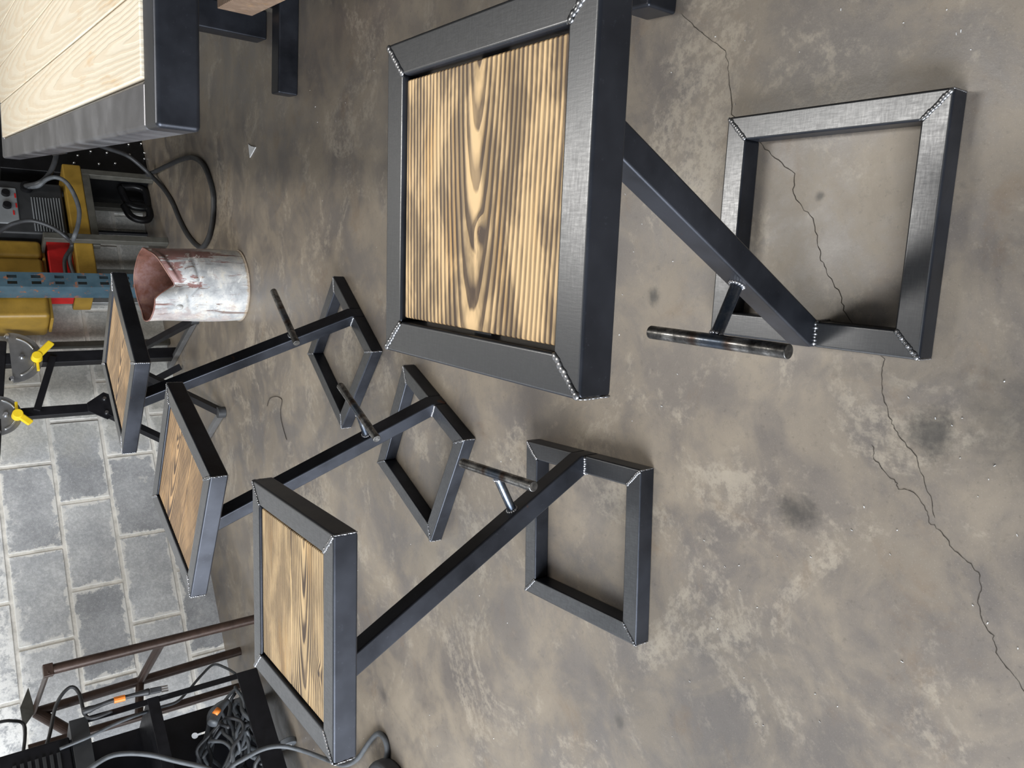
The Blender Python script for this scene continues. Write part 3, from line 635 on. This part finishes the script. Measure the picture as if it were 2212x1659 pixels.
# welder
wl = empty('welding_machine', R(SA + 0.2, 0.17, 0.449)); w0, w1 = SA + 0.06, SB - 0.07; wf = 0.315; z0 = 0.449
wh = child(MB().bar(R(w0, wf - 0.15, z0 + 0.19), R(w1, wf - 0.15, z0 + 0.19), 0.30, 0.36), 'housing', M['machine'], wl, 0.012, seg=3)
for s_ in (w0 + 0.03, w1 - 0.03):
    child(MB().cyl(R(s_, wf - 0.05, z0 - 0.002), R(s_, wf - 0.05, z0 + 0.013), 0.018), 'foot', M['rubber'], wl)
for i in range(11):
    zz = z0 + 0.03 + i * 0.0125
    child(MB().bar(R(w0 + 0.10 - 0.004 * (i < 3), wf + 0.002, zz), R(w1 - 0.015, wf + 0.002, zz), 0.008, 0.005), 'louver', M['panelgrey'], wh)
pn = child(MB().bar(R(w0 + 0.05, wf + 0.002, z0 + 0.29), R(w1 - 0.05, wf + 0.002, z0 + 0.29), 0.010, 0.145), 'control_panel', M['panelgrey'], wl, 0.02, seg=3)
for ds, dz, rr in ((0.09, 0.265, 0.021), (0.165, 0.265, 0.021), (0.075, 0.335, 0.008)):
    child(MB().cyl(R(w0 + ds, wf, z0 + dz), R(w0 + ds, wf + 0.024, z0 + dz), rr, rr * 0.85, 18), 'knob', M['blackpl'], pn, smooth=False)
for ds, dz in ((0.10, 0.225), (0.16, 0.225), (0.07, 0.31), (0.205, 0.24)):
    child(MB().bar(R(w0 + ds - 0.013, wf + 0.008, z0 + dz), R(w0 + ds + 0.013, wf + 0.008, z0 + dz), 0.003, 0.007), 'red_mark', M['red'], pn)
child(MB().bar(R(w0 + 0.08, wf - 0.15, z0 + 0.375), R(w1 - 0.08, wf - 0.15, z0 + 0.375), 0.03, 0.02), 'carry_handle', M['blackpl'], wl, 0.006)
child(MB().cyl(R(w0 + 0.045, wf - 0.01, z0 + 0.17), R(w0 + 0.045, wf + 0.025, z0 + 0.17), 0.028, n=20), 'cable_socket', M['blackpl'], wl)
tag(wl, 'dark grey welding machine with louvres and a control panel on the mustard deck', 'machine')
cable([R(w0 + 0.045, wf + 0.015, z0 + 0.17), W(82, 402, 0.40), W(100, 388, 0.43), W(120, 383, 0.44), W(142, 393, 0.45), W(160, 420, 0.455), W(171, 455, 0.455), W(168, 488, 0.445), W(160, 512, 0.43), W(156, 528, 0.33), W(150, 560, 0.33), R(rs - 0.10, 0.31, 0.462)], 0.011, M['greyhose'], 'welding_lead', 'grey welding lead bowing from the machine socket over the mustard deck', 'cable')
cable([W(-25, 520, 0.42), W(5, 496, 0.43), W(32, 482, 0.44), W(70, 477, 0.44), W(112, 491, 0.43), W(142, 512, 0.415), W(156, 530, 0.345), W(140, 560, 0.335), R(rs - 0.08, 0.32, 0.50)], 0.010, M['rubber'], 'welding_lead', 'black welding lead drooping in front of the control panel', 'cable')
cable([W(125, 315, 0.45), W(118, 350, 0.44), W(105, 378, 0.42), W(85, 395, 0.41), R(w0 + 0.045, wf + 0.02, z0 + 0.175)], 0.013, M['rubber'], 'torch_hose', 'ribbed black torch hose running from the welding machine up under the table', 'hose')
# black studded case on the floor
b0 = along(W(300, 298, 0.3)); b1 = along(W(280, 385, 0.25))
bc = empty('studded_case', R((b0 + b1) / 2, 0.17, 0)); o_f = 0.285
bcb = child(MB().bar(R(b0 - 0.35, 0.15, 0.36), R(SA - 0.045, 0.15, 0.36), 0.26, 0.72), 'case_body', M['blackpl'], bc, 0.006)
child(MB().bar(R(b0 - 0.35, 0.15, 0.735), R(SA - 0.045, 0.15, 0.735), 0.265, 0.03), 'case_lid', M['blackpl'], bc, 0.008)
for i, (x, y) in enumerate([(196, 327), (231, 330), (214, 354), (249, 353), (193, 372), (227, 375), (258, 378), (278, 312), (305, 310), (280, 334), (312, 330), (312, 343), (168, 336), (160, 352)]):
    p = W(x, y, o_f); 
    child(MB().ball(p, 0.0075, 0.0075, 0.0075, 8, 5), 'stud', M['bolt'], bcb, smooth=True)
tag(bc, 'black storage case with rows of bright studs under the work table against the wall', 'case')
# two hanging clamps between the stand legs
for i, (x, y, ln) in enumerate(((282, 412, 0.06), (306, 452, 0.02))):
    ck = empty('strap_loop', W(x, y, 0.22)); p = W(x, y, 0.22)
    q = [p + DW * a_ + Vector((0, 0, b_)) for a_, b_ in ((-0.02, 0.07), (-0.03, 0.0), (0.0, -0.05), (0.04 + ln, -0.045), (0.055 + ln, 0.0), (0.03 + ln, 0.05), (-0.02, 0.075))]
    zmin = min(v.z for v in q); q = [v - Vector((0, 0, zmin - 0.022)) for v in q]
    child(MB().path(smooth_path(q, 6), 0.020, 8), 'loop', M['blackpl'], ck, smooth=True)
    child(MB().ball(q[4], 0.014, 0.014, 0.014, 8, 5) , 'rivet', M['bolt'], ck, smooth=True)
    tag(ck, ('black rubber strap loop on the floor behind the low stand, the longer one', 'short black rubber strap loop on the floor behind the low stand')[i], 'strap')
# conduits on the wall
cv = along(W(260, 504, 0.02)); o = MB().cyl(R(cv, 0.022, 0.0), R(cv, 0.022, 2.2), 0.011).build('conduit', M['black']); tag(o, 'thin black conduit running up the block wall behind the low stand', 'pipe')
cv = along(W(200, 652, 0.02)); o = MB().bar(R(cv, 0.022, 0.0), R(cv, 0.022, 2.2), 0.03, 0.03).build('conduit', M['zinc'], None, bevel=0.003); tag(o, 'square grey conduit running up the wall beside the slotted rack post', 'pipe')

# ---------------------------------------------------------------- slotted rack post
rk = empty('rack_post', R(rs, ro, 0)); RH = 1.9
vs = []; fs = []; us = [-RW / 2, -0.026, -0.008, 0.008, 0.026, RW / 2]; zs = [0.0]
z = 0.035
while z < RH - 0.06: zs += [z, z + 0.040]; z += 0.098
zs.append(RH)
for zz in zs:
    for u in us: vs.append(R(rs + u, ro, zz))
nu = len(us)
for i in range(len(zs) - 1):
    for j in range(nu - 1):
        if i % 2 == 1 and j in (1, 3): continue
        fs.append((i * nu + j, i * nu + j + 1, (i + 1) * nu + j + 1, (i + 1) * nu + j))
fr = child(MB().add(vs, fs), 'slotted_face', M['teal'], rk)
sol = fr.modifiers.new('solid', 'SOLIDIFY'); sol.thickness = 0.003; sol.offset = 0
for sg in (-1, 1):
    child(MB().bar(R(rs + sg * (RW / 2 - 0.0015), ro - RD / 2, 0.0), R(rs + sg * (RW / 2 - 0.0015), ro - RD / 2, RH), 0.003, RD, up=DW) if False else
          MB().box(R(rs + sg * (RW / 2 - 0.0015), ro - RD / 2, RH / 2), (0.003, RD, RH), Matrix.Rotation(WANG, 3, 'Z')), 'side_flange', M['teal'], rk)
child(MB().box(R(rs, ro - RD / 2, 0.004), (0.11, 0.10, 0.008), Matrix.Rotation(WANG, 3, 'Z')), 'foot_plate', M['teal'], rk)
tag(rk, 'teal slotted steel rack post with rust patches standing by the wall', 'rack post')

# ---------------------------------------------------------------- black tool stand with yellow levers
ts = empty('tool_stand', G(380, 763))
def tchild(mb, name, m, bevel=0.002, smooth=False): return child(mb, name, m, ts, bevel, smooth)
q1 = G(381, 765); q2 = G(402, 868)
tdir = (q2 - q1).normalized(); tz = 0.79
def at(q, z): return Vector((q.x, q.y, z))
tchild(MB().box(at(q1, tz / 2), (0.062, 0.050, tz), Matrix.Rotation(WANG, 3, 'Z')), 'post', M['black'], 0.003)
tchild(MB().box(at(q2, (0.42 + 0.84) / 2), (0.048, 0.040, 0.42), Matrix.Rotation(WANG, 3, 'Z')), 'post', M['black'], 0.003)
tchild(MB().bar(at(q1, 0.805) - tdir * 0.10, at(q2, 0.885) + tdir * 0.22, 0.06, 0.07), 'top_beam', M['black'], 0.006)
tchild(MB().bar(at(q1, 0.585) + NW * 0.02, at(q2, 0.685) + NW * 0.02, 0.03, 0.03), 'cross_brace', M['black'])
f1 = G(486, 890); f2 = G(428, 690); hub = at(q1, 0.335)
for a_, b_ in ((hub, at(f1, 0.016)), (at(q1, 0.25), at(f2, 0.016))): tchild(MB().bar(a_, b_, 0.032, 0.032), 'strut', M['black'])
tchild(MB().cyl(at(f1, 0.0), at(f1, 0.035), 0.026, n=18), 'foot', M['rubber'])
tchild(MB().cyl(at(f2, 0.0), at(f2, 0.035), 0.024, n=18), 'foot', M['rubber'])
tchild(MB().bar(at(f2, 0.014), at(G(372, 792), 0.014), 0.026, 0.026), 'floor_bar', M['platemetal'])
tchild(MB().bar(at(f1, 0.014), at(G(450, 950), 0.014), 0.026, 0.026), 'floor_bar', M['platemetal'])
g2 = at(q2, 0.42)
f3 = G(436, 985); f4 = G(395, 792)
tchild(MB().bar(g2, at(f3, 0.014), 0.034, 0.034), 'strut', M['black'])
tchild(MB().bar(g2 + Vector((0, 0, -0.01)), at(f4, 0.014), 0.034, 0.034), 'strut', M['black'])
gp = MB(); gc = g2 + NW * 0.024
pl = [(-0.022, 0.05), (0.022, 0.05), (0.075, -0.03), (0.055, -0.065), (-0.055, -0.065), (-0.075, -0.03)]
vs = [gc + DW * a_ + Vector((0, 0, b_)) for a_, b_ in pl] + [gc + NW * 0.006 + DW * a_ + Vector((0, 0, b_)) for a_, b_ in pl]
tchild(gp.add(vs, [tuple(range(6)), tuple(range(6, 12))[::-1]] + [(i, (i + 1) % 6, 6 + (i + 1) % 6, 6 + i) for i in range(6)]), 'gusset', M['black'])
for a_ in (-0.038, 0.038): tchild(MB().cyl(gc + DW * a_ + Vector((0, 0, -0.03)) + NW * 0.004, gc + DW * a_ + Vector((0, 0, -0.03)) + NW * 0.016, 0.011, 0.008, 10), 'bolt', M['bolt'], 0)
def quadrant(c, r, sg, ll=1.0):
    vs = []; n_ = 18
    for i in range(n_ + 1):
        t = PI + PI * i / n_; vs.append(c + DW * (math.cos(t) * r) + Vector((0, 0, math.sin(t) * r)))
    k = len(vs); vs += [v + NW * 0.005 for v in vs]
    fs = [tuple(range(k)), tuple(range(k, 2 * k))[::-1]] + [(i, (i + 1) % k, k + (i + 1) % k, k + i) for i in range(k)]
    tchild(MB().add(vs, fs), 'quadrant_plate', M['platemetal'], 0)
    for a0, a1 in ((1.10, 1.38), (1.62, 1.90)):
        pts = [c + NW * 0.007 + DW * (math.cos(PI * (a0 + (a1 - a0) * i / 10)) * r * 0.78) + Vector((0, 0, math.sin(PI * (a0 + (a1 - a0) * i / 10)) * r * 0.78)) for i in range(11)]
        tchild(MB().path(pts, 0.005, 6), 'arc_slot', M['zinc'], 0, True)
    for a_, b_ in ((-0.85, 0.03), (0.85, 0.03), (0.0, -0.35)):
        p = c + DW * (a_ * r) + Vector((0, 0, b_ * r)) + NW * 0.005
        tchild(MB().cyl(p, p + NW * 0.014, 0.013, 0.009, 12), 'bolt', M['bolt'], 0)
    pv = c + Vector((0, 0, -r * 0.80)) + DW * 0.012 + NW * 0.012
    mt = Matrix((DW, Vector((0, 0, 1)), NW)).transposed()
    tip = pv + (-DW * 0.075 * sg + Vector((0, 0, -0.070))) * ll + NW * 0.02
    lv = tchild(MB().bar(pv + NW * 0.018, tip, 0.034, 0.018, up=NW), 'lever', M['yellow'], 0.008)
    child(MB().cyl(pv - NW * 0.005, pv + NW * 0.032, 0.026, 0.022, 18), 'lever_hub', M['yellow'], lv, 0.003)
    for a_ in (-1, 1): tchild(MB().bar(pv + DW * (0.022 * a_) , pv + DW * (0.03 * a_ + 0.02 * sg) + Vector((0, 0, 0.0)) - NW * 0.0 + DW * 0.02 * sg, 0.012, 0.012, up=NW), 'lever_fork', M['yellow'], 0.002)
quadrant(at(q1, 0.765) + NW * 0.032, 0.135, 1)
quadrant(at(q2, 0.845) + NW * 0.026 + DW * 0.01, 0.100, -1, 0.7)
tag(ts, 'black steel folding tool stand with grey quadrant plates and yellow locking levers', 'tool stand')

# ---------------------------------------------------------------- brown pipe stand by the wall
b1_ = G(560, 1335); b2_ = G(519, 1406); bs = empty('pipe_stand', b2_)
def bchild(mb, name, bevel=0.0, smooth=False, m=None): return child(mb, name, m or M['brown'], bs, bevel, smooth)
bchild(MB().cyl(b1_, at(b1_, 0.805), 0.0195, n=20), 'post', 0.001)
b2t = W(72, 1540, 0.22); 
bchild(MB().cyl(b2_, b2t, 0.0195, n=20), 'post', 0.001)
b2m = b2_.lerp(b2t, 0.52)
bchild(MB().cyl(at(b1_, 0.40), b2m, 0.017, n=18), 'cross_pipe')
b3 = W(300, 1548, 0.30); bchild(MB().cyl(b2m, b3, 0.017, n=18), 'cross_pipe')
b4 = W(172, 1592, 0.24); bchild(MB().cyl(b2t + Vector((0, 0, -0.01)), b4, 0.022, n=18), 'brace')
bchild(MB().cyl(at(b3, 0), b3 + Vector((0, 0, 0.4)), 0.018, n=16), 'post')
bchild(MB().cyl(b4, b3 + Vector((0, 0, 0.25)), 0.017, n=16), 'brace')
bchild(MB().bar(at(b1_, 0.80) + NW * 0.02, b2t + NW * 0.0, 0.03, 0.008), 'top_bar', 0.001)
bchild(MB().box(at(b1_, 0.800) , (0.046, 0.042, 0.034), Matrix.Rotation(WANG, 3, 'Z')), 'sleeve', 0.003)
tp_ = b2t + Vector((0, 0, 0.02)); vs = [tp_ + DW * a_ + NW * b__ + Vector((0, 0, c_)) for a_, b__, c_ in ((-0.10, 0.03, -0.01), (-0.03, 0.03, 0.025), (0.05, 0.02, 0.02), (0.0, 0.03, -0.025))]
vs += [v + NW * 0.008 for v in vs]
bchild(MB().add(vs, [(0, 1, 2, 3), (7, 6, 5, 4), (0, 1, 5, 4), (1, 2, 6, 5), (2, 3, 7, 6), (3, 0, 4, 7)]), 'end_plate', m=M['greytube'])
tag(bs, 'brown steel pipe stand with upright posts and a welded cross pipe by the wall', 'pipe stand')

# ---------------------------------------------------------------- black equipment cart
CA = math.radians(-140); ca = Vector((math.cos(CA), math.sin(CA), 0)); cb = Vector((math.cos(CA - PI / 2), math.sin(CA - PI / 2), 0))
if cb.dot(NW) > 0: cb = -cb
CR = G(590, 1432); CD, CW = 0.275, 0.62
ct = empty('equipment_cart', CR)
def cp(a_, b_, z): return CR + ca * a_ + cb * b_ + Vector((0, 0, z))
def cchild(mb, name, m=None, bevel=0.002, smooth=False): return child(mb, name, m or M['black'], ct, bevel, smooth)
def cbox(a0, a1, b0, b1, z0_, z1_):
    mt = Matrix((ca, cb, Vector((0, 0, 1)))).transposed()
    return MB().box(cp((a0 + a1) / 2, (b0 + b1) / 2, (z0_ + z1_) / 2), (abs(a1 - a0), abs(b1 - b0), abs(z1_ - z0_)), mt)
cchild(cbox(0, 0.024, 0, 0.004, 0.07, 0.755), 'corner_post'); cchild(cbox(0, 0.004, 0, 0.024, 0.07, 0.755), 'corner_post')
cchild(cbox(CW - 0.024, CW, 0, 0.004, 0.07, 0.755), 'corner_post')
cchild(cbox(0, CW, 0, CD, 0.07, 0.078), 'tray')
cchild(cbox(0, CW, -0.003, 0.003, 0.07, 0.155), 'tray_lip', bevel=0.001)
# back panel with keyholes
cpan = cchild(cbox(0.0, CW, CD, CD + 0.004, 0.07, 0.752), 'back_panel', bevel=0)
for a_, z_ in ((0.20, 0.60), (0.10, 0.30), (0.30, 0.30), (0.34, 0.55)):      # keyholes cut right through the sheet
    pr_ = [(0.013 * math.cos(t), 0.013 * math.sin(t)) for t in [math.radians(-69 + 318 * i / 20) for i in range(21)]]
    pr_ += [(-0.0046, -0.045), (0.0046, -0.045)]; kn_ = len(pr_)
    vs = [cp(a_ + u_, CD - 0.01, z_ + w_) for u_, w_ in pr_] + [cp(a_ + u_, CD + 0.014, z_ + w_) for u_, w_ in pr_]
    cut = MB().add(vs, [tuple(range(kn_)), tuple(range(kn_, 2 * kn_))[::-1]] + [(i, (i + 1) % kn_, kn_ + (i + 1) % kn_, kn_ + i) for i in range(kn_)]).build('cutter', None)
    md = cpan.modifiers.new('cut', 'BOOLEAN'); md.operation = 'DIFFERENCE'; md.solver = 'EXACT'; md.object = cut
    bpy.context.view_layer.update()
    nm_ = bpy.data.meshes.new_from_object(cpan.evaluated_get(bpy.context.evaluated_depsgraph_get()))
    cpan.modifiers.clear(); cpan.data = nm_; bpy.data.objects.remove(cut, do_unlink=True)
    if len(nm_.materials) == 0: nm_.materials.append(M['black'])
cchild(cbox(0, CW, 0, CD, 0.490, 0.496), 'middle_shelf'); cchild(cbox(0, CW, -0.003, 0.002, 0.455, 0.496), 'shelf_lip', bevel=0.001)
cchild(cbox(0, CW, 0, CD, 0.752, 0.760), 'top_shelf'); cchild(cbox(0, CW, -0.004, 0.002, 0.700, 0.760), 'shelf_lip', M['machine'], 0.001)
for a_, b_ in ((0.33, 0.02), (0.30, CD - 0.03), (0.05, CD - 0.03)):
    w_ = cp(a_, b_, 0.036)
    cw_ = cchild(MB().cyl(w_ - ca * 0.013, w_ + ca * 0.013, 0.036, n=24), 'caster_wheel', M['greyhose'], 0.004)
    child(MB().cyl(w_ - ca * 0.015, w_ + ca * 0.015, 0.016, n=18), 'caster_hub', M['white'], cw_)
    cchild(MB().bar(cp(a_, b_, 0.04), cp(a_, b_, 0.074), 0.03, 0.02), 'caster_fork', M['zinc'], 0)
tag(ct, 'black sheet metal equipment cart with shelves and a keyhole panel by the wall', 'cart')
mc = empty('plasma_cutter', cp(0.35, 0.13, 0.76))
mh = child(cbox(0.05, CW, 0.005, 0.27, 0.765, 1.03), 'housing', M['black'], mc, 0.008)
child(cbox(0.06, CW - 0.01, 0.02, 0.25, 0.760, 0.768), 'base_foot', M['rubber'], mc, 0)
for i in range(7): child(cbox(0.10, 0.36, -0.003, 0.004, 0.80 + i * 0.022, 0.811 + i * 0.022), 'vent_fin', M['machine'], mh, 0.001)
tag(mc, 'black boxy cutting machine with vent fins on top of the equipment cart', 'machine')
# cable coils in the tray
random.seed(21)
for i in range(8):
    cx_, cy_ = 0.13 + 0.05 * (i % 4), 0.10 + 0.03 * (i % 3); rx, ry = random.uniform(0.085, 0.125), random.uniform(0.06, 0.085); ph = random.uniform(0, 6.3); tl = random.uniform(-0.5, 0.5)
    rad_ = random.choice((0.007, 0.0085, 0.010)); zb = 0.095 + 0.017 * i
    pts = []
    for j in range(20):
        t = ph + j * 0.52; k_ = 1 + 0.12 * math.sin(2.3 * t + i)
        a_ = cx_ + rx * k_ * math.cos(t); b_ = cy_ + ry * k_ * math.sin(t); zz = zb + 0.030 * math.sin(t * 1.3 + i) + 0.02 * (j % 3 == 0)
        if i > 4: zz += 0.05 * (1 + math.sin(t))
        a_ = max(0.02, min(CW - 0.05, a_)); b_ = max(0.02, min(CD - 0.02, b_)); pts.append(cp(a_, b_, max(0.078 + rad_, zz)))
    cable(pts, rad_, M['greyhose'] if i % 3 else M['rubber'], 'coiled_cable', 'dark grey cable coiled in a tangle in the bottom tray of the black cart', 'cable', 'cables in the cart tray', 4)
gp_ = cp(0.12, 0.06, 0.27)
gh = empty('ground_clamp', gp_)
child(MB().path(smooth_path([cp(0.08, 0.05, 0.20), cp(0.11, 0.04, 0.245), cp(0.16, 0.03, 0.285)], 5), [0.010 + 0.010 * min(1, i / 6) for i in range(11)], 12), 'grip', M['greyhose'], gh, smooth=True)
child(MB().path([cp(0.115, 0.02, 0.25), cp(0.13, 0.018, 0.27)], 0.012, 10), 'orange_mark', M['orange'], gh, smooth=True)
tag(gh, 'grey cable handle with an orange mark on top of the coiled cables', 'tool')
# hoses and cords
cable([W(-15, 1563, 0.5), W(24, 1557, 0.5), W(54, 1573, 0.5), cp(0.10, 0.10, 0.93), cp(0.16, 0.12, 1.02)], 0.006, M['rubber'], 'electric_cable', 'thin black cord rising from the back of the cutting machine')
cable([cp(0.10, 0.02, 0.86), W(106, 1592, 0.62), W(119, 1530, 0.60), W(136, 1498, 0.60), W(155, 1484, 0.60), W(171, 1498, 0.61), cp(0.01, -0.01, 0.70), cp(0.012, -0.012, 0.62)], 0.0065, M['rubber'], 'electric_cable', 'black cord arched in a narrow loop above the cart top corner')
cable([cp(0.09, -0.004, 0.80), W(190, 1593, 0.74), W(244, 1566, 0.73), W(293, 1546, 0.70), W(339, 1530, 0.60), W(380, 1517, 0.50), W(404, 1495, 0.42), W(434, 1460, 0.36), W(461, 1436, 0.34), W(488, 1443, 0.36), W(508, 1455, 0.45)], 0.0058, M['greyhose'], 'electric_cable', 'thin grey cord running down the side of the cart past the wall')
cable([W(180, 1670, 0.9), W(230, 1637, 0.90), W(271, 1628, 0.90), W(325, 1631, 0.90), W(380, 1644, 0.90), W(447, 1660, 0.92), W(480, 1680, 0.93)], 0.0085, M['greyhose'], 'air_hose', 'grey hose arching across the front of the black cart', 'hose')
hp_ = [W(470, 1685, 0.97), W(500, 1656, 0.97), W(524, 1641, 0.98), W(566, 1619, 0.99), W(607, 1612, 1.0), W(652, 1621, 1.02), G(704, 1640, 0.0095), G(742, 1652, 0.0095), G(771, 1640, 0.0095), G(795, 1607, 0.0095), G(815, 1585, 0.0095), G(829, 1593, 0.0095), G(836, 1618, 0.0095), G(832, 1650, 0.0095), G(815, 1690, 0.0095)]
cable(hp_, 0.0085, M['greyhose'], 'air_hose', 'grey hose snaking over the floor past the stool beside the cart', 'hose')
dc = G(858, 1724); rd = empty('rubber_wheel', dc)
child(MB().cyl(dc, dc + Vector((0, 0, 0.05)), 0.125, n=40), 'tyre', M['rubber'], rd, 0.012); child(MB().cyl(dc + Vector((0, 0, 0.048)), dc + Vector((0, 0, 0.056)), 0.06, n=28), 'hub', M['black'], rd)
tag(rd, 'black rubber wheel lying flat on the floor beside the grey hose', 'wheel')
# plugs hanging along the corner post
pg = empty('power_plug', cp(-0.01, -0.02, 0.66))
pp = [W(178, 1538, 0.70), W(200, 1530, 0.71), W(225, 1520, 0.71), W(250, 1511, 0.71), W(275, 1505, 0.71), W(300, 1499, 0.71), W(322, 1494, 0.71)]
child(MB().path(smooth_path(pp, 4), [0.012, 0.014, 0.013, 0.013, 0.011, 0.009, 0.009, 0.008, 0.008, 0.008, 0.008, 0.008, 0.008, 0.008, 0.008, 0.008, 0.008, 0.008, 0.0085, 0.009, 0.010, 0.011, 0.012, 0.013, 0.013][:25], 10), 'cord', M['rubber'], pg, smooth=True)
child(MB().path(smooth_path([W(246, 1513, 0.712), W(270, 1507, 0.712)], 3), 0.0115, 10), 'orange_tag', M['orange'], pg)
child(MB().bar(W(322, 1494, 0.71), W(348, 1489, 0.71), 0.030, 0.022), 'plug_body', M['rubber'], pg, 0.004)
for d_ in (-0.009, 0.0, 0.009):
    q = W(348, 1489, 0.71) + DW * d_; e_ = W(363, 1486, 0.71) + DW * d_; child(MB().bar(q, e_, 0.0025, 0.006), 'prong', M['bolt'], pg)
tag(pg, 'black power plug with an orange tag and bright prongs clipped to the cart corner', 'plug')

# ---------------------------------------------------------------- bits on the floor
o = MB(); q = G(545, 322); vs = [q + Vector(v) for v in ((-0.026, 0.030, 0), (0.030, 0.034, 0), (0.012, 0.004, 0), (-0.006, -0.045, 0))]
vs2 = [v + Vector((0, 0, 0.003)) for v in vs]; o.add(vs + vs2, [(0, 1, 2, 3), (7, 6, 5, 4)] + [(i, (i + 1) % 4, 4 + (i + 1) % 4, 4 + i) for i in range(4)])
tag(o.build('metal_offcut', M['white']), 'small triangular bright metal offcut on the floor under the table corner', 'offcut')
cable([G(x, y, 0.002) for x, y in ((577, 877), (582, 862), (592, 857), (602, 858), (609, 865), (606, 885), (607, 905), (613, 930), (619, 950))], 0.0012, M['crack'], 'wire_scrap', 'thin curled wire scrap on the floor between the stools', 'wire')
random.seed(5); mb = MB()
for i in range(150):
    x = random.uniform(600, 2200); y = random.uniform(20, 1640); q = G(x, y, 0.0005)
    if any((q.xy - Vector(c_)).length < 0.27 for c_ in ((0.19, 0.63), (-0.324, 1.216), (-0.164, 1.855), (0.145, 2.313))): continue
    t = random.uniform(0, 6.3); L = random.uniform(0.0010, 0.0035); w_ = random.uniform(0.0005, 0.0011)
    mt = Matrix.Rotation(t, 3, 'Z'); mb.box(q, (L, w_, 0.0012), mt)
so = mb.build('metal_shavings', M['white']); so['kind'] = 'stuff'; tag(so, 'tiny bright metal shavings scattered over the concrete', 'shavings')
